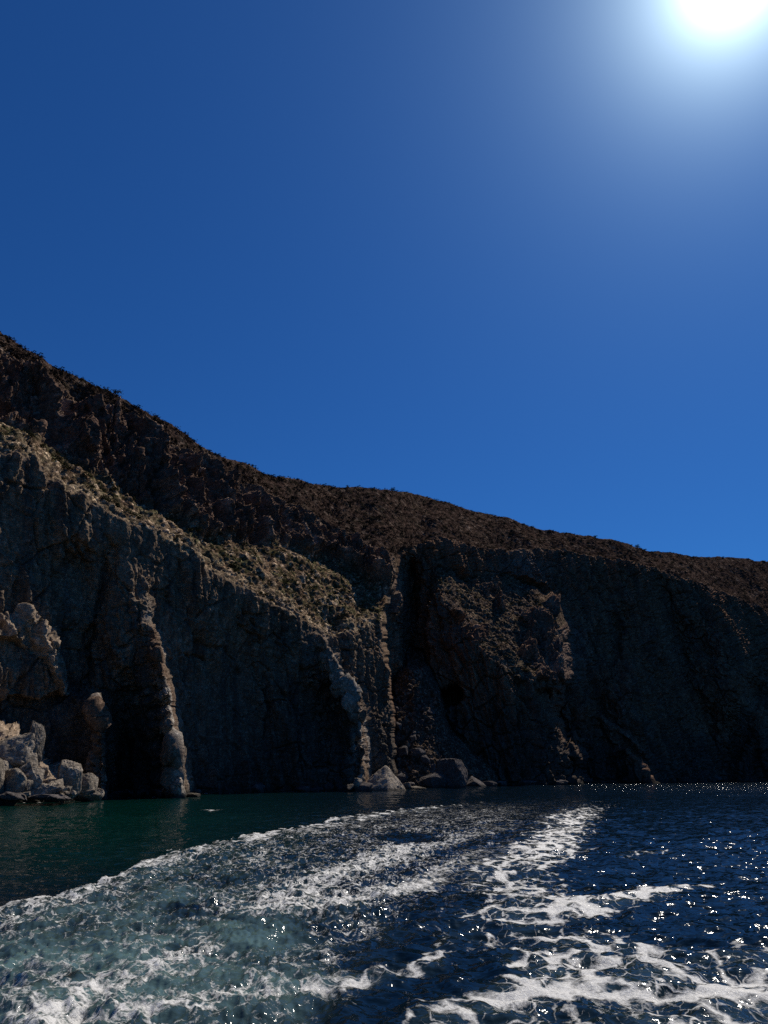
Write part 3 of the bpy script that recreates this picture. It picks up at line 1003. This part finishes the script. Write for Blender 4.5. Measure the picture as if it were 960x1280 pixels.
def boulder(name, loc, size, seed, mat, label, group=None, rotz=0.0, tilt=(0, 0), sub=4, planes=None, top_pull=None):
    r = np.random.default_rng(seed)
    import bmesh
    bm = bmesh.new()
    if planes:
        pts = planes
    else:
        pts = r.normal(size=(15, 3))
        pts /= np.linalg.norm(pts, axis=1, keepdims=True)
        pts *= r.uniform(0.8, 1.0, (15, 1))
        pts = np.sign(pts) * np.abs(pts) ** 0.8
    for p_ in pts:
        bm.verts.new(tuple(float(q) for q in p_))
    res = bmesh.ops.convex_hull(bm, input=bm.verts)
    bmesh.ops.delete(bm, geom=[g_ for g_ in res['geom_interior'] if isinstance(g_, bmesh.types.BMVert)], context='VERTS')
    bmesh.ops.bevel(bm, geom=list(bm.edges), offset=0.05, segments=1, affect='EDGES')
    bmesh.ops.triangulate(bm, faces=list(bm.faces))
    for _ in range(4 if sub == 4 else 2):
        bmesh.ops.subdivide_edges(bm, edges=[e_ for e_ in bm.edges if e_.calc_length() > 0.09], cuts=1, use_grid_fill=True)
        bmesh.ops.triangulate(bm, faces=list(bm.faces))
    bm.verts.index_update()
    v = np.array([q.co[:] for q in bm.verts])
    f = np.array([[q.index for q in fc.verts] for fc in bm.faces])
    bm.free()
    nn = v / (np.linalg.norm(v, axis=1, keepdims=True) + 1e-6)
    s = seed * 3.7
    am = 0.03 * fbm(v[:, 0] * 2 + s, v[:, 1] * 2, v[:, 2] * 2, 4, seed, 0.55) + 0.022 * fbm(v[:, 0] * 5 + s, v[:, 1] * 5, v[:, 2] * 3, 4, seed + 5, 0.6, True)
    v = v + nn * am[:, None]
    if top_pull:
        v[:, 0] += np.maximum(v[:, 2], 0) * top_pull
    v = v * np.array(size)
    o = mesh_obj(name, v, f, mat)
    try:
        o.data.set_sharp_from_angle(angle=RAD(38))
    except Exception:
        pass
    o.location = loc
    o.rotation_euler = (tilt[0], tilt[1], rotz)
    return tag(o, label, 'rock', group)


def px_spot(px, py_mid, R):
    a, te = ray(px, py_mid)
    return Vector((R * math.sin(a), R * math.cos(a), CAM_H + R * te))


def mpp(R):
    return R / 885.0


LP = [  # px, py, width px, height px, distance, label, pull
    (14, 940, 62, 46, 121.0, 'largest tan slab boulder of the rock pile at the left edge', 0),
    (43, 930, 18, 56, 120.0, 'upright pinnacle rock behind the boulder pile', 0.15),
    (30, 935, 20, 24, 121.0, 'rounded tan rock wedged between the big slab and the upright pinnacle', 0),
    (3, 963, 20, 18, 117.5, 'small square tan rock directly below the big slab', 0),
    (31, 963, 20, 20, 117.8, 'sunlit tan rock jutting below the big slab', 0),
    (9, 983, 36, 32, 115.5, 'big dark-faced boulder at the water beneath the tan slab', 0),
    (30, 982, 18, 18, 115.8, 'grey rock leaning between two boulders at the water', 0.3),
    (41, 974, 22, 26, 117.0, 'angular grey rock in the middle of the pile', 0),
    (54, 988, 34, 15, 116.5, 'flat pale slab rock at the right foot of the pile', 0),
    (69, 983, 22, 18, 118.5, 'rounded grey rock beside the flat pale slab', 0),
    (84, 974, 26, 44, 121.0, 'pointed grey rock standing before the spur', 0.1),
    (107, 984, 26, 28, 125.0, 'squat grey rock at the foot of the sunlit spur', 0),
    (122, 992, 14, 10, 127.0, 'smallest rock at the toe of the sunlit spur', 0),
    (20, 995, 30, 9, 113.5, 'low dark wet rock awash below the boulder pile', 0),
    (62, 997, 44, 7, 114.5, 'long low dark ledge rock awash beside the pile', 0),
    (-22, 975, 40, 44, 114.0, 'boulder half outside the left edge of the pile', 0),
]
for k, (px, py, ww, hh_, Rr, lab, pull) in enumerate(LP):
    m = mpp(Rr)
    dark = 'dark wet' in lab or 'long low' in lab
    boulder('boulder', px_spot(px, py, Rr), (ww * m * 0.62, ww * m * 0.55, hh_ * m * 0.62), 11 + k, M_dark if dark else M_boulder, lab,
            'boulders piled at the foot of the cliff', rotz=k * 1.3, top_pull=pull)

MP = [
    (476, 979, 60, 19, 188.0, 'pale pyramid boulder with one bright face standing in the water', M_boulder),
    (447, 979, 12, 13, 179.0, 'small upright pale stone left of the pyramid boulder', M_boulder),
    (438, 982, 10, 7, 178.0, 'tiny pale stone at the prow, farthest left of the pyramid boulder', M_boulder),
    (508, 981, 12, 9, 206.0, 'small pale stone just right of the pyramid boulder', M_boulder),
    (517, 984, 26, 5, 208.0, 'flat pale rock awash right of the pyramid boulder', M_boulder),
    (562, 970, 44, 38, 228.0, 'tall dark boulder with a lit edge at the gully mouth', M_dark),
    (540, 975, 30, 22, 224.0, 'dark block leaning on the tall boulder at the gully mouth', M_dark),
    (597, 977, 26, 17, 238.0, 'low brown rock pile stone right of the tall dark boulder', M_dark),
    (612, 980, 18, 9, 240.0, 'small brown rock at the end of the low pile', M_dark),
    (176, 990, 14, 7, 146.0, 'round dark stone awash in the black bay', M_dark),
    (198, 990, 16, 8, 142.0, 'dark stone awash at the left foot of the tall spur', M_dark),
    (213, 988, 20, 10, 140.0, 'brown stone at the base of the tall spur', M_boulder),
    (242, 992, 18, 4, 149.0, 'pale flat stone awash right of the tall spur', M_boulder),
]
for k, (px, py, ww, hh_, Rr, lab, mt) in enumerate(MP):
    m = mpp(Rr)
    pl = None
    if k == 0:
        pl = [(0.2, 0, 1.35), (-1, -0.5, -0.5), (0.35, -0.95, -0.5), (1.05, -0.3, -0.5), (1, 0.7, -0.5), (-1, 0.7, -0.5), (-0.45, -0.1, 0.42)]
    boulder('boulder', px_spot(px, py + 2, Rr), (ww * m * (0.48 if k == 0 else 0.6), ww * m * 0.5, hh_ * m * (0.85 if k == 0 else 0.62)), 51 + k, mt, lab,
            'boulders standing at the waterline', rotz=0.0 if k == 0 else k * 0.9, planes=pl)

r = np.random.default_rng(31)
for k in range(18):
    px, Rr = r.uniform(-10, 126), r.uniform(113, 121)
    m = mpp(Rr)
    ww = r.uniform(5, 12)
    boulder('boulder', px_spot(px, r.uniform(984, 997), Rr), (ww * m * 0.6, ww * m * 0.5, ww * m * 0.4), 320 + k, M_boulder,
            'small grey stone wedged between the big boulders of the left pile', 'small stones among the boulder pile', rotz=k, sub=3)
# small rocks washed along the foot of the cliffs
r = np.random.default_rng(77)
for k in range(46):
    px = float(r.choice([r.uniform(135, 240), r.uniform(240, 470), r.uniform(500, 650), r.uniform(600, 900)]))
    a = float(ray(px, 985)[0])
    Rr = float(np.interp(a, az, shoreR_all)) - r.uniform(-0.5, 2.0)
    s = r.uniform(0.5, 1.5) * (1.0 + 0.002 * px)
    boulder('shore_rock', Vector((Rr * math.sin(a), Rr * math.cos(a), 0.1 * s)), (s * r.uniform(0.9, 1.6), s, s * r.uniform(0.4, 0.9)), 200 + k, M_dark,
            'small dark wet rock at the foot of the shaded cliff', 'small rocks along the waterline', rotz=r.uniform(0, 6), sub=3)

# fallen blocks lying on the rubble fan
r = np.random.default_rng(5)
for k in range(26):
    px, py = r.uniform(496, 566), r.uniform(865, 972)
    if py < 930 and px > 552:
        px -= 30
    p, n = on_ground(px, py)
    if n.z < 0.2:
        pass
    s = r.uniform(1.2, 2.8) * (1.3 if py > 920 else 0.8)
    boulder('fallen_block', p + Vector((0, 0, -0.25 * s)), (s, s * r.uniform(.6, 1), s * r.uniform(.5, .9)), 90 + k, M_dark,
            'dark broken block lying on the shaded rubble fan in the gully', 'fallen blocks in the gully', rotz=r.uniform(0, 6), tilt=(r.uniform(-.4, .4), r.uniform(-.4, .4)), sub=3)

# ------------------------------------------------------------------ shrubs
m_leaf, t, b = new_mat('dry shrub leaves')
oi = nd(t, 'ShaderNodeObjectInfo')
g = nd(t, 'ShaderNodeNewGeometry')
cr_ = mixc(t, oi.outputs['Random'], (0.036, 0.042, 0.016), (0.060, 0.055, 0.028))
cr_ = mixc(t, rng_map(t, g.outputs['Random Per Island'], 0, 1, 0, 0.5), cr_, (0.075, 0.07, 0.035))
t.links.new(cr_, b.inputs['Base Color'])
b.inputs['Specular IOR Level'].default_value = 0.0
b.inputs['Roughness'].default_value = 0.8
m_stem, t, b = new_mat('shrub stems')
b.inputs['Base Color'].default_value = (0.07, 0.05, 0.035, 1)
b.inputs['Specular IOR Level'].default_value = 0.0
b.inputs['Roughness'].default_value = 0.9


def leaf_cloud(n, size, seed, leaf=0.13):
    r = np.random.default_rng(seed)
    cl = r.normal(size=(7, 3)) * np.array([0.5, 0.5, 0.22]) + np.array([0, 0, 0.5])
    c = cl[r.integers(0, 7, n)] + r.normal(size=(n, 3)) * np.array([0.26, 0.26, 0.18])
    c[:, 2] = np.abs(c[:, 2])
    c *= np.array(size)
    u = r.normal(size=(n, 3))
    u /= np.linalg.norm(u, axis=1, keepdims=True)
    v = np.cross(u, r.normal(size=(n, 3)))
    v /= np.linalg.norm(v, axis=1, keepdims=True)
    q = np.stack([c - u * leaf, c + v * leaf * 0.5, c + u * leaf, c - v * leaf * 0.5], 1).reshape(-1, 3)
    return q, np.arange(4 * n).reshape(-1, 4)


protos = []
for s in range(3):
    root = bpy.data.objects.new('shrub', None)
    V_, F_ = leaf_cloud(230, (0.9, 0.9, 0.75), 400 + s)
    fol = mesh_obj('foliage', V_, F_, m_leaf, parent=root, smooth_shade=False)
    r = np.random.default_rng(s)
    sv, sf = [], []
    for k in range(6):
        a = r.uniform(0, 6.28)
        tip = np.array([math.cos(a) * 0.5, math.sin(a) * 0.5, 0.55])
        for q in range(4):
            aa = q * math.pi / 2
            sv.append([math.cos(aa) * 0.03, math.sin(aa) * 0.03, -0.3])
        for q in range(4):
            aa = q * math.pi / 2
            sv.append(list(tip + np.array([math.cos(aa) * 0.01, math.sin(aa) * 0.01, 0])))
        b0 = k * 8
        sf += [[b0 + q, b0 + (q + 1) % 4, b0 + 4 + (q + 1) % 4, b0 + 4 + q] for q in range(4)]
    stm = mesh_obj('stem', np.array(sv), np.array(sf), m_stem, parent=root, smooth_shade=False)
    protos.append((root, fol, stm))
used_p = [False] * 3


def shrub(i, loc, sc, rz, label, group):
    root, fol, stm = protos[i]
    if not used_p[i]:
        used_p[i] = True
        C.objects.link(root)
        o = root
    else:
        o = root.copy()
        C.objects.link(o)
        for ch in (fol, stm):
            c = ch.copy()
            c.parent = o
            C.objects.link(c)
    o.location = loc
    o.scale = sc
    o.rotation_euler = (0, 0, rz)
    return tag(o, label, 'shrub', group)


r = np.random.default_rng(12)
# bushes that break the skyline
for px in [18, 52, 88, 140, 146, 171, 203, 236, 262, 305, 338, 372, 394, 418, 452, 478, 489, 509, 533, 561, 589, 618, 655, 690, 707, 742, 768, 795, 803, 838, 884, 906, 940]:
    a, _ = ray(px, poly(SKY, px))
    j = int(np.clip(np.searchsorted(az, a), 1, NU - 2))
    i = NV - 1 + int(np.argmax((VZ[NV - 4:NV + 4, j] - CAM_H) / np.hypot(VX[NV - 4:NV + 4, j], VY[NV - 4:NV + 4, j]))) - 3
    p = Vector((VX[i, j], VY[i, j], VZ[i, j]))
    big = px in (140, 742, 795, 489)
    s = r.uniform(0.8, 1.4) * (1.1 if big else 0.38)
    shrub(int(r.integers(3)), p + Vector((0, 0, -0.1)), (s * 1.3, s * 1.3, s), r.uniform(0, 6),
          'small dark shrub standing against the sky on the ridge line', 'shrubs along the ridge line')


def in_zone(px, py):
    a, te = ray(px, py)
    j = int(np.clip(np.searchsorted(az, a), 1, NU - 2))
    i = int(np.clip(np.searchsorted(TE[:, j], te), 1, NV - 2))
    return i, j


cnt = 0
while cnt < 190:
    px = r.uniform(0, 480)
    py = poly(Lpts, px) - r.uniform(4, 62)
    i, j = in_zone(px, py)
    if scree_e[i, j] < 0.5:
        continue
    p = Vector((VX[i, j], VY[i, j], VZ[i, j]))
    if noise(np.array(px / 30), np.array(py / 14), np.array(0.), 9) < -0.12:
        continue
    s = r.uniform(0.5, 1.15)
    shrub(int(r.integers(3)), p + Vector((0, 0, -0.15)), (s * 1.2, s * 1.2, s * 0.75), r.uniform(0, 6),
          'low green shrub among pale stones on the long sunlit ledge', 'low shrubs on the long ledge')
    cnt += 1
cnt = 0
while cnt < 75:
    px, py = r.uniform(542, 705), r.uniform(700, 850)
    i, j = in_zone(px, py)
    if scree_e[i, j] < 0.5 or zide[i, j] != 9:
        continue
    p = Vector((VX[i, j], VY[i, j], VZ[i, j]))
    s = r.uniform(0.7, 1.4)
    shrub(int(r.integers(3)), p + Vector((0, 0, -0.15)), (s * 1.2, s * 1.2, s * 0.75), r.uniform(0, 6),
          'low green shrub on the sloping top of the brown buttress', 'low shrubs on the buttress top')
    cnt += 1

# scrub too small and thick to count
vv, ff = [], []
off = 0
tufts = [leaf_cloud(26, (0.8, 0.8, 0.55), 700 + k, 0.24) for k in range(5)]
cnt = 0
while cnt < 5200:
    j = int(r.integers(4, NU - 4))
    i = int(r.integers(NV // 4, NV + 2))
    if hill_e[i, j] < 0.5:
        continue
    x, y, z = VX[i, j], VY[i, j], VZ[i, j]
    q, f_ = tufts[cnt % 5]
    s = r.uniform(0.5, 1.3)
    vv.append(q * np.array([s, s, s * 0.8]) + np.array([x, y, z - 0.1]))
    ff.append(f_ + off)
    off += len(q)
    cnt += 1
m_scrub, t, b = new_mat('dry scrub')
g = nd(t, 'ShaderNodeNewGeometry')
cs = mixc(t, g.outputs['Random Per Island'], (0.026, 0.019, 0.013), (0.050, 0.037, 0.025))
t.links.new(cs, b.inputs['Base Color'])
b.inputs['Specular IOR Level'].default_value = 0.0
b.inputs['Roughness'].default_value = 0.85
so = mesh_obj('scrub', np.vstack(vv), np.vstack(ff), m_scrub, smooth_shade=False)
tag(so, 'brown dry scrub covering the upper hillside', 'scrub', None, 'stuff')
